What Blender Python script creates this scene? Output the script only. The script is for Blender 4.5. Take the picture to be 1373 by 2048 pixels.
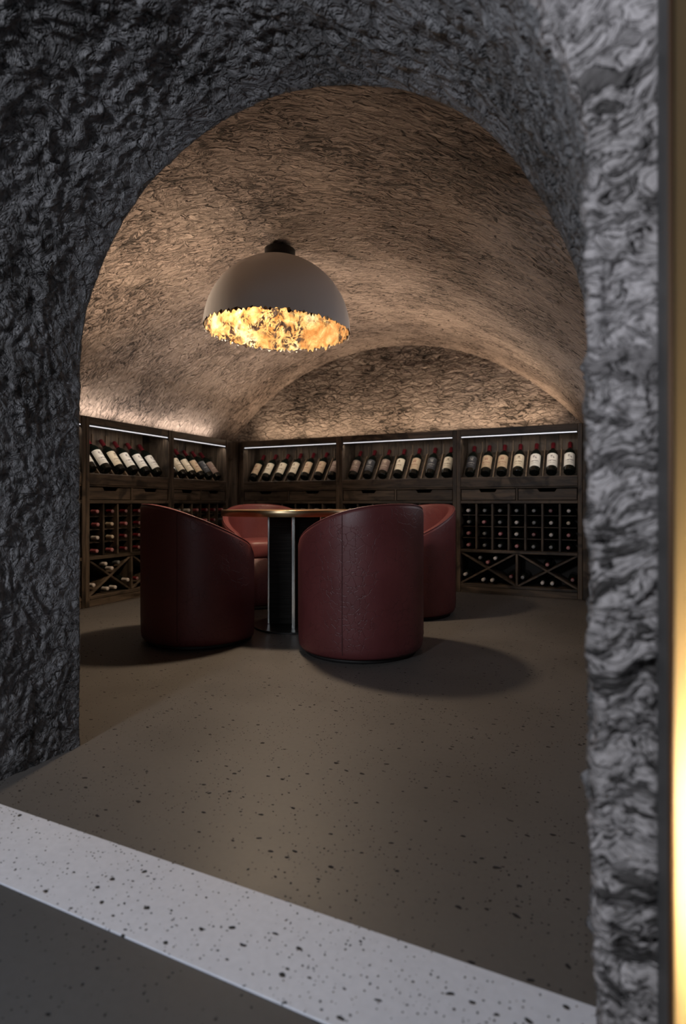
import bpy, bmesh, math, random
import numpy as np
from mathutils import Vector, Matrix, Euler

# ------------------------------------------------------------------ scene, camera, world, light
S = bpy.context.scene
C = S.collection
for o in list(bpy.data.objects):
    bpy.data.objects.remove(o, do_unlink=True)
random.seed(4)

YAW = math.radians(24.6)
cam = bpy.data.cameras.new('camera')
cam.sensor_fit = 'VERTICAL'
cam.sensor_height = 36.0
cam.sensor_width = 36.0 * 1373 / 2048
cam.lens = 1120 / 2048 * 36.0
cam.shift_y = -16 / 2048
cam.clip_start = 0.02
cam.dof.use_dof = True
cam.dof.focus_distance = 2.6
cam.dof.aperture_fstop = 2.3
camo = bpy.data.objects.new('camera', cam)
camo.location = (0, 0, 0.8)
camo.rotation_euler = (math.radians(90), 0, YAW)
C.objects.link(camo)
S.camera = camo

S.cycles.max_bounces = 5
S.cycles.adaptive_threshold = 0.02
S.cycles.diffuse_bounces = 3
S.cycles.glossy_bounces = 3
S.cycles.transmission_bounces = 3
S.cycles.caustics_reflective = False
S.cycles.caustics_refractive = False
S.view_settings.view_transform = 'Standard'
S.view_settings.look = 'None'
S.view_settings.gamma = 1.0
S.view_settings.use_curve_mapping = False
S.view_settings.exposure = 0.0

W = bpy.data.worlds.new('hall_ambient')
S.world = W
W.use_nodes = True
bg = W.node_tree.nodes['Background']
bg.inputs[0].default_value = (0.86, 0.90, 1.0, 1)
bg.inputs[1].default_value = 0.045


def area(name, loc, rot, sx, sy, power, col, spread=180):
    l = bpy.data.lights.new(name, 'AREA')
    l.shape = 'RECTANGLE'
    l.size = sx
    l.size_y = sy
    l.energy = power
    l.color = col
    l.spread = math.radians(spread)
    o = bpy.data.objects.new(name, l)
    o.location = loc
    o.rotation_euler = rot
    C.objects.link(o)
    return o


# cool hall light: unseen key and weaker fill added behind the camera
hl = area('hall_key_light', (-1.2, -1.2, 1.75), (0, 0, 0), 0.35, 0.35, 46, (0.86, 0.91, 1.0))
hl.rotation_euler = (Vector((-0.4, 0.80, 0.6)) - Vector(hl.location)).to_track_quat('-Z', 'Y').to_euler()
hf = area('hall_fill_light', (0.2, -2.3, 1.25), (0, 0, 0), 0.5, 0.5, 7, (0.82, 0.89, 1.0))
hf.rotation_euler = (Vector((-1.2, 2.0, 1.5)) - Vector(hf.location)).to_track_quat('-Z', 'Y').to_euler()


# ------------------------------------------------------------------ material helpers
class NT:
    def __init__(self, name):
        self.m = bpy.data.materials.new(name)
        self.m.use_nodes = True
        self.t = self.m.node_tree
        self.b = self.t.nodes['Principled BSDF']
        self.out = self.t.nodes['Material Output']

    def n(self, typ, **kw):
        nd = self.t.nodes.new(typ)
        for k, v in kw.items():
            if k == 'inp':
                for kk, vv in v.items():
                    if isinstance(vv, bpy.types.NodeSocket):
                        self.t.links.new(vv, nd.inputs[kk])
                    else:
                        nd.inputs[kk].default_value = vv
            else:
                setattr(nd, k, v)
        return nd

    def math(self, op, a, b=0.0, clamp=False):
        return self.n('ShaderNodeMath', operation=op, use_clamp=clamp, inp={0: a, 1: b}).outputs[0]

    def mix(self, fac, a, b, blend='MIX'):
        nd = self.n('ShaderNodeMix', data_type='RGBA', blend_type=blend)
        for idx, v in ((0, fac), (6, a), (7, b)):
            if isinstance(v, bpy.types.NodeSocket):
                self.t.links.new(v, nd.inputs[idx])
            else:
                nd.inputs[idx].default_value = v if idx == 0 else (*v, 1) if len(v) == 3 else v
        return nd.outputs[2]

    def rng(self, v, a, b, c=0.0, d=1.0, smooth=False):
        nd = self.n('ShaderNodeMapRange', inp={0: v, 1: a, 2: b, 3: c, 4: d})
        if smooth:
            nd.interpolation_type = 'SMOOTHSTEP'
        return nd.outputs[0]

    def noise(self, vec, scale, detail=4, rough=0.55, dist=0.0):
        return self.n('ShaderNodeTexNoise', inp={'Vector': vec, 'Scale': scale, 'Detail': detail,
                                                 'Roughness': rough, 'Distortion': dist}).outputs[0]

    def mapping(self, vec, scale=(1, 1, 1), loc=(0, 0, 0)):
        return self.n('ShaderNodeMapping', inp={'Vector': vec, 'Scale': scale, 'Location': loc}).outputs[0]

    def set(self, **kw):
        for k, v in kw.items():
            k = k.replace('_', ' ')
            if isinstance(v, bpy.types.NodeSocket):
                self.t.links.new(v, self.b.inputs[k])
            else:
                self.b.inputs[k].default_value = v

    def bump(self, h, strength, dist, prev=None):
        nd = self.n('ShaderNodeBump', inp={'Height': h, 'Strength': strength, 'Distance': dist})
        if prev is not None:
            self.t.links.new(prev, nd.inputs['Normal'])
        return nd.outputs[0]


def rgb(r, g, b):
    def f(c):
        c /= 255
        return c / 12.92 if c <= 0.04045 else ((c + 0.055) / 1.055) ** 2.4
    return (f(r), f(g), f(b))


def plain(name, col, rough=0.5, metal=0.0, **kw):
    t = NT(name)
    t.set(Base_Color=(*col, 1), Roughness=rough, Metallic=metal, **kw)
    return t.m


def rock(name, c1, c2, dark, su, sv, seed, bump=1.0, ms=7.0, fs=22.0, cavity_shade=0.8, lines=1.0, plate=0.16, pit=0.36, pmin=0.15):
    """rough quarried rock; UV in metres, su < sv lets streaks run along U"""
    t = NT(name)
    uv = t.n('ShaderNodeUVMap').outputs[0]
    warp = t.n('ShaderNodeTexNoise', inp={'Vector': uv, 'Scale': 9.0, 'Detail': 2.0}).outputs['Color']
    w2 = t.n('ShaderNodeVectorMath', operation='SCALE', inp={0: warp, 'Scale': 0.07}).outputs[0]
    v = t.n('ShaderNodeVectorMath', operation='ADD', inp={0: uv, 1: w2}).outputs[0]
    vs = t.mapping(v, (su, sv, 1), (seed, seed * 1.7, seed))
    big = t.noise(uv, 2.2, 2, 0.6, 0.0)
    med = t.noise(vs, ms, 3, 0.6, 1.0)
    fine = t.noise(vs, fs, 3, 0.62, 1.6)
    grain = t.noise(vs, fs * 3.2, 2, 0.6, 0.0)
    ridge = t.math('ABSOLUTE', t.math('SUBTRACT', fine, 0.5))
    worm = t.rng(ridge, 0.0, 0.06, 1.0, 0.0, True)
    mr = t.math('ABSOLUTE', t.math('SUBTRACT', med, 0.5))
    crack = t.math('MULTIPLY', t.rng(mr, 0.0, 0.022, 1.0, 0.0, True), t.rng(grain, 0.42, 0.56, 0.0, 1.0, True))
    patch = t.rng(big, 0.40, 0.60, pmin, 1.0, True)
    pits = t.math('MULTIPLY', t.rng(fine, pit, pit + 0.075, 1.0, 0.0, True), patch)
    vo = t.n('ShaderNodeTexVoronoi', feature='DISTANCE_TO_EDGE', voronoi_dimensions='2D', inp={'Vector': vs, 'Scale': ms * 1.9}).outputs['Distance']
    brk = t.rng(fine, 0.49, 0.57, 0.0, 1.0, True)
    line = t.math('MULTIPLY', t.rng(vo, 0.015, 0.075, 1.0, 0.0, True), brk)
    cav = t.math('MAXIMUM', t.math('MULTIPLY', crack, t.math('MULTIPLY', patch, 0.8)), pits, True)
    cav = t.math('MAXIMUM', cav, t.math('MULTIPLY', line, lines))
    chip = t.rng(vo, 0.0, 0.22, 0.0, 1.0, True)
    col = t.mix(t.rng(big, 0.35, 0.65, 0, 1, True), c1, c2)
    col = t.mix(t.rng(grain, 0.3, 0.7, 0.0, 0.35), col, tuple(x * 1.3 for x in c1))
    stain = t.rng(big, 0.58, 0.72, 0, 0.45, True)
    col = t.mix(stain, col, tuple(x * 0.5 for x in c2))
    col = t.mix(t.math('MULTIPLY', cav, cavity_shade), col, dark)  # cracks and pits darkened, their shade put into the rock colour
    h = t.math('ADD', t.math('MULTIPLY', med, 0.8), t.math('MULTIPLY', fine, 0.55))
    h = t.math('ADD', h, t.math('MULTIPLY', grain, 0.14))
    h = t.math('SUBTRACT', h, t.math('MULTIPLY', worm, 0.06))
    h = t.math('ADD', h, t.math('MULTIPLY', chip, plate))
    h = t.math('SUBTRACT', h, t.math('MULTIPLY', cav, 0.30))
    nb = t.bump(h, 1.0, 0.035 * bump)
    t.set(Base_Color=col, Roughness=0.85, Normal=nb, Specular_IOR_Level=0.3)
    return t.m


def cement(name, c1, c2, pit, rough, s_small, s_big, amount):
    t = NT(name)
    p = t.n('ShaderNodeNewGeometry').outputs['Position']
    mott = t.noise(p, 1.4, 3, 0.6, 0.0)
    gr = t.noise(p, 60, 2, 0.6)
    col = t.mix(t.rng(mott, 0.3, 0.7, 0, 1, True), c1, c2)
    col = t.mix(t.rng(gr, 0.3, 0.7, 0, 0.18), col, tuple(x * 0.6 for x in c1))
    wn = t.n('ShaderNodeTexNoise', inp={'Vector': p, 'Scale': 30.0, 'Detail': 2.0}).outputs['Color']
    pw = t.n('ShaderNodeVectorMath', operation='ADD', inp={0: p, 1: t.n('ShaderNodeVectorMath', operation='SCALE',
             inp={0: wn, 'Scale': 0.02}).outputs[0]}).outputs[0]
    masks = None
    for sc, th, keep, st in ((s_small, 0.17, amount, (1, 1, 1)), (s_big, 0.15, amount * 0.8, (0.62, 1, 1))):
        vv = t.n('ShaderNodeTexVoronoi', voronoi_dimensions='2D', inp={'Vector': t.mapping(pw, st), 'Scale': sc, 'Randomness': 1.0})
        rnd = t.n('ShaderNodeSeparateColor', inp={0: vv.outputs['Color']}).outputs
        clump = t.rng(t.noise(p, 3.1, 2), 0.35, 0.6, 0.25, 1.0)
        on = t.math('LESS_THAN', rnd[0], t.math('MULTIPLY', clump, keep))
        rad = t.math('MULTIPLY', t.math('ADD', t.math('MULTIPLY', rnd[1], 0.8), 0.35), th)
        d = t.math('DIVIDE', vv.outputs['Distance'], rad)
        m = t.math('MULTIPLY', t.rng(d, 0.75, 1.05, 1.0, 0.0, True), on)
        masks = m if masks is None else t.math('MAXIMUM', masks, m)
    col = t.mix(masks, col, pit)
    nb = t.bump(t.math('SUBTRACT', t.math('MULTIPLY', gr, 0.06), masks), 0.5, 0.004)
    t.set(Base_Color=col, Roughness=t.math('ADD', t.math('MULTIPLY', masks, 0.4), t.rng(mott, 0.3, 0.7, rough - 0.06, rough + 0.06)),
          Normal=nb, Specular_IOR_Level=0.4)
    return t.m


def wood(name, axis, c1, c2):
    t = NT(name)
    tc = t.n('ShaderNodeTexCoord').outputs['Object']
    rnd = t.n('ShaderNodeObjectInfo').outputs['Random']
    off = t.n('ShaderNodeCombineXYZ', inp={0: t.math('MULTIPLY', rnd, 7.0), 1: t.math('MULTIPLY', rnd, 13.0), 2: t.math('MULTIPLY', rnd, 5.0)}).outputs[0]
    v = t.n('ShaderNodeVectorMath', operation='ADD', inp={0: tc, 1: off}).outputs[0]
    sc = [26, 26, 26]
    sc[axis] = 2.6
    g = t.noise(t.mapping(v, sc), 1.0, 6, 0.6, 0.9)
    k = t.noise(v, 5, 3, 0.5, 0.6)
    col = t.mix(t.rng(g, 0.36, 0.62, 0, 1), c1, c2)
    col = t.mix(t.rng(k, 0.54, 0.68, 0, 0.75, True), col, tuple(x * 0.3 for x in c1))
    br = t.math('ADD', t.math('MULTIPLY', rnd, 0.5), 0.75)
    col = t.mix(1.0, col, t.n('ShaderNodeCombineXYZ', inp={0: br, 1: br, 2: br}).outputs[0], 'MULTIPLY')
    t.set(Base_Color=col, Roughness=t.rng(g, 0.3, 0.7, 0.5, 0.7), Normal=t.bump(g, 0.5, 0.004), Specular_IOR_Level=0.35)
    return t.m


def leather(name, col):
    t = NT(name)
    tc = t.n('ShaderNodeTexCoord').outputs['Object']
    wn = t.n('ShaderNodeTexNoise', inp={'Vector': tc, 'Scale': 22.0, 'Detail': 3.0}).outputs['Color']
    pw = t.n('ShaderNodeVectorMath', operation='ADD', inp={0: tc, 1: t.n('ShaderNodeVectorMath', operation='SCALE',
             inp={0: wn, 'Scale': 0.05}).outputs[0]}).outputs[0]
    vo = t.n('ShaderNodeTexVoronoi', feature='DISTANCE_TO_EDGE', inp={'Vector': pw, 'Scale': 24.0}).outputs['Distance']
    cr = t.rng(vo, 0.0, 0.05, 1.0, 0.0, True)
    cr = t.math('MULTIPLY', cr, t.rng(t.noise(tc, 6, 2), 0.4, 0.6, 0.1, 1.0))
    gn = t.noise(tc, 240, 2)
    mo = t.noise(tc, 4.0, 4, 0.6)
    c = t.mix(t.rng(mo, 0.3, 0.7, 0, 1), col, tuple(x * 1.35 for x in col))
    c = t.mix(t.math('MULTIPLY', cr, 0.4), c, tuple(x * 0.45 for x in col))
    hh = t.math('SUBTRACT', t.math('MULTIPLY', gn, 0.25), cr)
    t.set(Base_Color=c, Roughness=t.rng(mo, 0.3, 0.7, 0.40, 0.52), Normal=t.bump(hh, 0.35, 0.003), Specular_IOR_Level=0.5)
    return t.m


def emit(name, col, strength):
    t = NT(name)
    t.set(Base_Color=(*col, 1), Emission_Color=(*col, 1), Emission_Strength=strength, Roughness=0.6)
    return t.m


M = {}
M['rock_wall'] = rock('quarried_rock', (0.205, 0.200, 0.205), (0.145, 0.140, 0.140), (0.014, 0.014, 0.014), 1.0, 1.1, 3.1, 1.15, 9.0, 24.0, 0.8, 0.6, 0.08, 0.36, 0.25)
M['rock_jamb'] = rock('pale_lit_jamb_rock', (0.47, 0.435, 0.435), (0.31, 0.285, 0.278), (0.026, 0.023, 0.021), 1.9, 0.75, 6.4, 1.3, 9.0, 17.0, 0.92, 0.3, 0.05, 0.405, 0.45)  # pale jamb stone, its brighter lighting also put into the colour
M['rock_vault'] = rock('vault_rock', (0.42, 0.335, 0.28), (0.285, 0.22, 0.182), (0.030, 0.022, 0.018), 0.55, 1.8, 8.3, 1.1, 6.5, 17.0, 0.9, 0.9, 0.10, 0.395, 0.35)
M['rock_back'] = rock('rubble_rock', (0.36, 0.30, 0.255), (0.21, 0.168, 0.138), (0.020, 0.016, 0.013), 0.6, 1.7, 5.7, 1.2, 6.5, 13.0, 0.95, 0.8, 0.12, 0.40, 0.3)
M['floor'] = cement('room_cement', (0.080, 0.073, 0.067), (0.098, 0.089, 0.082), (0.010, 0.008, 0.008), 0.48, 75, 33, 0.36)
M['hall'] = cement('hall_cement', (0.055, 0.056, 0.059), (0.068, 0.069, 0.072), (0.008, 0.008, 0.008), 0.55, 75, 33, 0.28)
M['sill'] = cement('pale_travertine', (0.54, 0.55, 0.60), (0.63, 0.64, 0.69), (0.03, 0.028, 0.026), 0.55, 80, 36, 0.55)
WC1, WC2 = (0.026, 0.018, 0.012), (0.105, 0.076, 0.053)
M['wood_x'] = wood('dark_wood_lengthwise', 0, WC1, WC2)
M['wood_y'] = wood('dark_wood_depthwise', 1, WC1, WC2)
M['wood_z'] = wood('dark_wood_upright', 2, WC1, WC2)
M['wood_slat'] = wood('lit_slat_wood', 2, (0.12, 0.08, 0.05), (0.24, 0.165, 0.10))  # lighter than the cabinet wood, golden light on the slats painted in
M['wood_niche'] = wood('lit_niche_wood', 2, (0.060, 0.040, 0.026), (0.150, 0.105, 0.070))  # cabinet wood lightened and warmed, the LED light put into its colour
M['wood_dark'] = plain('dark_cabinet_back', (0.030, 0.024, 0.019), 0.8)  # one even dark brown for back panels and drawer bottoms
M['leather'] = leather('burgundy_leather', (0.105, 0.026, 0.027))
M['base'] = plain('chair_plinth_black', (0.012, 0.011, 0.011), 0.6)
M['thread'] = plain('seam_thread', (0.060, 0.012, 0.013), 0.7)
M['glass'] = plain('bottle_glass', (0.006, 0.008, 0.006), 0.12, 0.0, Specular_IOR_Level=0.5)
M['led'] = emit('led_diffuser', (0.93, 0.94, 1.0), 0.9)
M['channel'] = plain('black_aluminium', (0.01, 0.01, 0.01), 0.5)
M['brass'] = plain('dark_brass', (0.30, 0.215, 0.125), 0.30, 1.0)
M['steel'] = plain('polished_steel_edge', (0.75, 0.74, 0.70), 0.18, 1.0)
M['frame'] = plain('graphite_metal', (0.060, 0.060, 0.060), 0.55, 0.3)
M['bronze'] = plain('bronze_edge', (0.16, 0.09, 0.05), 0.4, 0.8)
M['white_in'] = plain('white_lamp_interior', (0.55, 0.50, 0.42), 0.8)


# ------------------------------------------------------------------ object helpers
def tag(o, label=None, cat=None, group=None, kind=None):
    if label: o['label'] = label
    if cat: o['category'] = cat
    if group: o['group'] = group
    if kind: o['kind'] = kind
    return o


def link(name, me, mat, parent=None):
    o = bpy.data.objects.new(name, me)
    C.objects.link(o)
    if mat is not None and len(me.materials) == 0:
        me.materials.append(mat)
    if parent is not None:
        o.parent = parent
    return o


def empty(name, loc, rz=0.0):
    o = bpy.data.objects.new(name, None)
    o.empty_display_size = 0.1
    o.location = loc
    o.rotation_euler = (0, 0, rz)
    C.objects.link(o)
    return o


def box(name, x0, x1, y0, y1, z0, z1, mat, parent=None, bev=0.003):
    bm = bmesh.new()
    bmesh.ops.create_cube(bm, size=1.0)
    for v in bm.verts:
        v.co = ((x0 + x1) / 2 + v.co.x * (x1 - x0), (y0 + y1) / 2 + v.co.y * (y1 - y0), (z0 + z1) / 2 + v.co.z * (z1 - z0))
    if bev:
        bmesh.ops.bevel(bm, geom=list(bm.edges), offset=min(bev, 0.3 * min(x1 - x0, y1 - y0, z1 - z0)), segments=1, affect='EDGES')
    me = bpy.data.meshes.new(name)
    bm.to_mesh(me)
    bm.free()
    return link(name, me, mat, parent)


def poly_prism(name, pts, axis, a, b, mat, parent=None, bev=0.002):
    """pts 2-D outline; axis 'y' -> (x,z) outline extruded in y, 'x' -> (y,z) outline extruded in x"""
    bm = bmesh.new()
    def P(p, t):
        return (p[0], t, p[1]) if axis == 'y' else (t, p[0], p[1])
    v0 = [bm.verts.new(P(p, a)) for p in pts]
    v1 = [bm.verts.new(P(p, b)) for p in pts]
    bm.faces.new(v0)
    bm.faces.new(v1[::-1])
    n = len(pts)
    for i in range(n):
        j = (i + 1) % n
        bm.faces.new((v0[j], v0[i], v1[i], v1[j]))
    bmesh.ops.recalc_face_normals(bm, faces=list(bm.faces))
    if bev:
        bmesh.ops.bevel(bm, geom=list(bm.edges), offset=bev, segments=1, affect='EDGES')
    me = bpy.data.meshes.new(name)
    bm.to_mesh(me)
    bm.free()
    return link(name, me, mat, parent)


def lathe_mesh(name, prof, seg=20, a0=0.0, a1=2 * math.pi, smooth=True, uv=False):
    full = abs(a1 - a0 - 2 * math.pi) < 1e-6
    na = seg if full else seg + 1
    vs, fs, uvs = [], [], []
    for r, z in prof:
        for i in range(na):
            a = a0 + (a1 - a0) * i / seg
            vs.append((r * math.cos(a), r * math.sin(a), z))
    zs = [p[1] for p in prof]
    for j in range(len(prof) - 1):
        for i in range(seg):
            i2 = (i + 1) % na
            fs.append((j * na + i, j * na + i2, (j + 1) * na + i2, (j + 1) * na + i))
            if uv:
                v0 = (zs[j] - zs[0]) / (zs[-1] - zs[0]); v1 = (zs[j + 1] - zs[0]) / (zs[-1] - zs[0])
                uvs += [(i / seg, v0), ((i + 1) / seg, v0), ((i + 1) / seg, v1), (i / seg, v1)]
    me = bpy.data.meshes.new(name)
    me.from_pydata(vs, [], fs)
    if uv:
        l = me.uv_layers.new(name='UVMap')
        l.data.foreach_set('uv', [c for p in uvs for c in p])
    if smooth:
        me.polygons.foreach_set('use_smooth', [True] * len(me.polygons))
    me.update()
    return me


def grid_mesh(name, P, U=None, V=None, flip=False, smooth=True):
    nu, nv = P.shape[:2]
    idx = np.arange(nu * nv).reshape(nu, nv)
    q = np.stack([idx[:-1, :-1], idx[1:, :-1], idx[1:, 1:], idx[:-1, 1:]], -1).reshape(-1, 4)
    if flip:
        q = q[:, ::-1]
    me = bpy.data.meshes.new(name)
    nf = len(q)
    me.vertices.add(nu * nv)
    me.vertices.foreach_set('co', P.reshape(-1).astype(np.float32))
    me.loops.add(nf * 4)
    me.loops.foreach_set('vertex_index', q.reshape(-1).astype(np.int32))
    me.polygons.add(nf)
    me.polygons.foreach_set('loop_start', np.arange(0, nf * 4, 4, dtype=np.int32))
    me.polygons.foreach_set('loop_total', np.full(nf, 4, dtype=np.int32))
    me.polygons.foreach_set('use_smooth', np.full(nf, smooth))
    if U is not None:
        l = me.uv_layers.new(name='UVMap')
        uv = np.stack([U.reshape(-1), V.reshape(-1)], -1)[q.reshape(-1)]
        l.data.foreach_set('uv', uv.reshape(-1).astype(np.float32))
    me.update()
    me.validate()
    return me


_rs = np.random.RandomState(7)
_perm = _rs.permutation(512)
_ang = _rs.rand(512) * 2 * np.pi
_gx, _gy = np.cos(_ang), np.sin(_ang)


def pn(x, y, seed=0):
    xi = np.floor(x).astype(int); yi = np.floor(y).astype(int)
    xf = x - xi; yf = y - yi
    def g(i, j):
        h = _perm[(_perm[(i + seed * 37) & 511] + j) & 511]
        return _gx[h], _gy[h]
    u = xf ** 3 * (xf * (xf * 6 - 15) + 10); v = yf ** 3 * (yf * (yf * 6 - 15) + 10)
    def d(i, j):
        a, b = g(xi + i, yi + j)
        return a * (xf - i) + b * (yf - j)
    return ((d(0, 0) * (1 - u) + d(1, 0) * u) * (1 - v) + (d(0, 1) * (1 - u) + d(1, 1) * u) * v) * 1.5


def fbm(x, y, seed=0, octv=5, gain=0.5, ridged=False):
    s = 0; a = 1; t = 0
    for k in range(octv):
        n = pn(x * 2.03 ** k, y * 2.03 ** k, seed + k * 3)
        s = s + a * (1 - 2 * np.abs(n) if ridged else n)
        t += a
        a *= gain
    return s / t


def rock_height(U, V, seed, su=1.0, sv=1.0):
    wx = fbm(U * 3 + 5, V * 3, seed + 11, 3); wy = fbm(U * 3, V * 3 + 9, seed + 17, 3)
    x = (U + 0.10 * wx) * su; y = (V + 0.10 * wy) * sv
    h = 0.011 * fbm(x * 2.2, y * 2.2, seed, 3)
    h = h + 0.008 * fbm(x * 8, y * 8, seed + 1, 4, 0.6, True)
    h = h + 0.008 * fbm(x * 24, y * 24, seed + 2, 3, 0.65, True)
    pit = np.clip(-fbm(x * 16, y * 18, seed + 5, 3) - 0.16, 0, 1)
    return h - 0.022 * pit


def displaced(P, H, flip=False):
    du = np.gradient(P, axis=0); dv = np.gradient(P, axis=1)
    N = np.cross(du, dv)
    N /= np.linalg.norm(N, axis=-1, keepdims=True) + 1e-12
    if flip:
        N = -N
    return P + N * H[..., None]


# ------------------------------------------------------------------ setting: floors and threshold
def floor_piece(name, x0, x1, y0, y1, z1, mat, label, z0=-0.08, bev=0.0):
    o = box(name, x0, x1, y0, y1, z0, z1, mat, None, bev)
    return tag(o, label, 'floor', None, 'structure')


floor_piece('floor', -4.1, 1.2, 0.975, 5.55, 0.0, M['floor'], 'warm grey pitted cement floor of the cellar room')
floor_piece('floor.001', -5.5, 3.0, -3.5, 0.771, 0.0, M['hall'], 'dark grey cement hall floor in front of the threshold')
tag(box('trim_1', -1.75, 0.30, 0.771, 0.975, -0.08, 0.003, M['sill'], None, 0.0015), 'pale pitted travertine threshold strip across the doorway', 'threshold', None, 'structure')

# ------------------------------------------------------------------ setting: thick rock wall with arched passage
Y_NEAR, Y_FAR = 0.771, 1.325
trace = [(-1.557, 1.326), (-1.532, 1.438), (-1.476, 1.536), (-1.421, 1.631), (-1.335, 1.724), (-1.264, 1.786), (-1.165, 1.838),
         (-1.071, 1.873), (-0.981, 1.899), (-0.862, 1.918), (-0.735, 1.910), (-0.587, 1.879), (-0.505, 1.851), (-0.400, 1.801),
         (-0.326, 1.749), (-0.255, 1.681), (-0.198, 1.614), (-0.143, 1.520), (-0.100, 1.438), (-0.062, 1.347), (-0.036, 1.270)]
prof = [(-1.559, z) for z in np.linspace(-0.02, 1.22, 14)] + trace + [(-0.020, 1.15)] + [(-0.018, z) for z in np.linspace(1.05, -0.02, 12)]
prof = np.array(prof)
# smooth and resample the outline at 7 mm
def resample(p, step):
    d = np.r_[0, np.cumsum(np.hypot(*np.diff(p, axis=0).T))]
    n = int(d[-1] / step) + 1
    t = np.linspace(0, d[-1], n)
    return np.stack([np.interp(t, d, p[:, 0]), np.interp(t, d, p[:, 1])], -1), t
prof, _t = resample(prof, 0.007)
ker = np.ones(25) / 25
sm = np.stack([np.convolve(np.pad(prof[:, k], 12, mode='edge'), ker, 'valid') for k in (0, 1)], -1)
sm[:13, 1] = prof[:13, 1]; sm[-13:, 1] = prof[-13:, 1]
prof = sm
plen = _t
tan = np.gradient(prof, axis=0); tan /= np.linalg.norm(tan, axis=1, keepdims=True)
nrm = np.stack([-tan[:, 1], tan[:, 0]], -1)      # outward from the opening
# path through the wall: (outward offset, y)
path = []
RC = 0.018
for off in (2.5, 1.9, 1.4, 1.0, 0.8, 0.65, 0.5, 0.4, 0.32):
    path.append((off, Y_NEAR))
for off in np.arange(0.28, RC, -0.008):
    path.append((off, Y_NEAR))
for a in np.linspace(0, math.pi / 2, 5):
    path.append((RC - RC * math.sin(a), Y_NEAR + RC - RC * math.cos(a)))
for y in np.arange(Y_NEAR + RC + 0.007, Y_FAR - RC, 0.007):
    path.append((0.0, y))
RF = 0.008
for a in np.linspace(0, math.pi / 2, 4):
    path.append((RF - RF * math.cos(a), Y_FAR - RF + RF * math.sin(a)))
for off in (0.02, 0.04, 0.08, 0.14, 0.22, 0.32, 0.45, 0.6, 0.8, 1.0, 1.3, 1.7, 2.5):
    path.append((off, Y_FAR))
path = np.array(path)
pd = np.r_[0, np.cumsum(np.hypot(*np.diff(path, axis=0).T))]
# the near mouth of the passage stands a little higher than the far one
def near_lift(y):
    return np.clip((Y_FAR - y) / (Y_FAR - Y_NEAR), 0, 1)
OFF, YY = path[None, :, 0], path[None, :, 1]
X = prof[:, None, 0] + nrm[:, None, 0] * OFF
Z = prof[:, None, 1] + nrm[:, None, 1] * OFF
lift = 0.085 * np.clip(prof[:, None, 1] / 1.3, 0, 1) ** 2 * near_lift(YY)
splay = -0.026 * np.clip((-0.8 - prof[:, None, 0]) / 0.75, 0, 1) * near_lift(YY)
Z = Z + lift
bulge = 0.012 * np.clip((1.0 - prof[:, None, 1]) / 1.0, 0, 1) * (prof[:, None, 0] > -0.1) * near_lift(YY)
X = X + splay + bulge
P = np.stack([X, np.broadcast_to(YY, X.shape), Z], -1)
UU = np.broadcast_to(plen[:, None], X.shape); VV = np.broadcast_to(pd[None, :], X.shape)
H = rock_height(UU, VV, 2, 0.9, 1.2)
H = H * (1.05 - 0.75 * np.clip((YY - (Y_FAR - 0.16)) / 0.16, 0, 1))
H = np.where(np.broadcast_to(OFF > 0.3, H.shape), 0.4 * H, H)
H = H * (1 + 0.6 * np.clip((OFF - 0.01) / 0.03, 0, 1) * (YY < Y_NEAR + 0.01) * (OFF < 0.3))
P = displaced(P, H, flip=False)
me = grid_mesh('wall_front', P, UU, VV)
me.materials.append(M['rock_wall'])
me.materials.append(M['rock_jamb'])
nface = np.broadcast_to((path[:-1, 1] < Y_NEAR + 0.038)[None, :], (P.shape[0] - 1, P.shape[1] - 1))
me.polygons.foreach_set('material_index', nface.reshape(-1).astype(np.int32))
wf = link('wall_front', me, None)
tag(wf, 'thick grey quarried rock wall pierced by the arched passage', 'wall', None, 'structure')

# ------------------------------------------------------------------ setting: barrel vault and room walls
XL, XR, YB = -3.93, 0.0, 5.42
xc, ZA, RV = -2.02, 2.42, 2.40
zc = ZA - RV
aa = np.linspace(math.asin((XL - xc) / RV), math.asin((XR - xc) / RV), 330)
ys = np.linspace(1.30, YB + 0.05, 300)
X = xc + RV * np.sin(aa)[:, None] + 0 * ys[None]
Z = zc + RV * np.cos(aa)[:, None] + 0 * ys[None]
YY = np.broadcast_to(ys[None], X.shape)
front = np.clip((YB - YY) / (YB - 1.325), 0, 1)
X = np.where(X > xc, xc + (X - xc) * (1 + 0.19 * front), X)
P = np.stack([X, YY, Z], -1)
UU = np.broadcast_to((aa * RV)[:, None], X.shape); VV = YY
H = 0.55 * rock_height(UU, VV, 5, 0.8, 2.0) + 0.012 * fbm(UU * 0.9, VV * 1.1, 31, 2)
P = displaced(P, H, flip=True)
tag(link('ceiling', grid_mesh('ceiling', P, UU, VV), M['rock_vault']), 'rough hewn barrel vault ceiling of warm stone', 'ceiling', None, 'structure')

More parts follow.
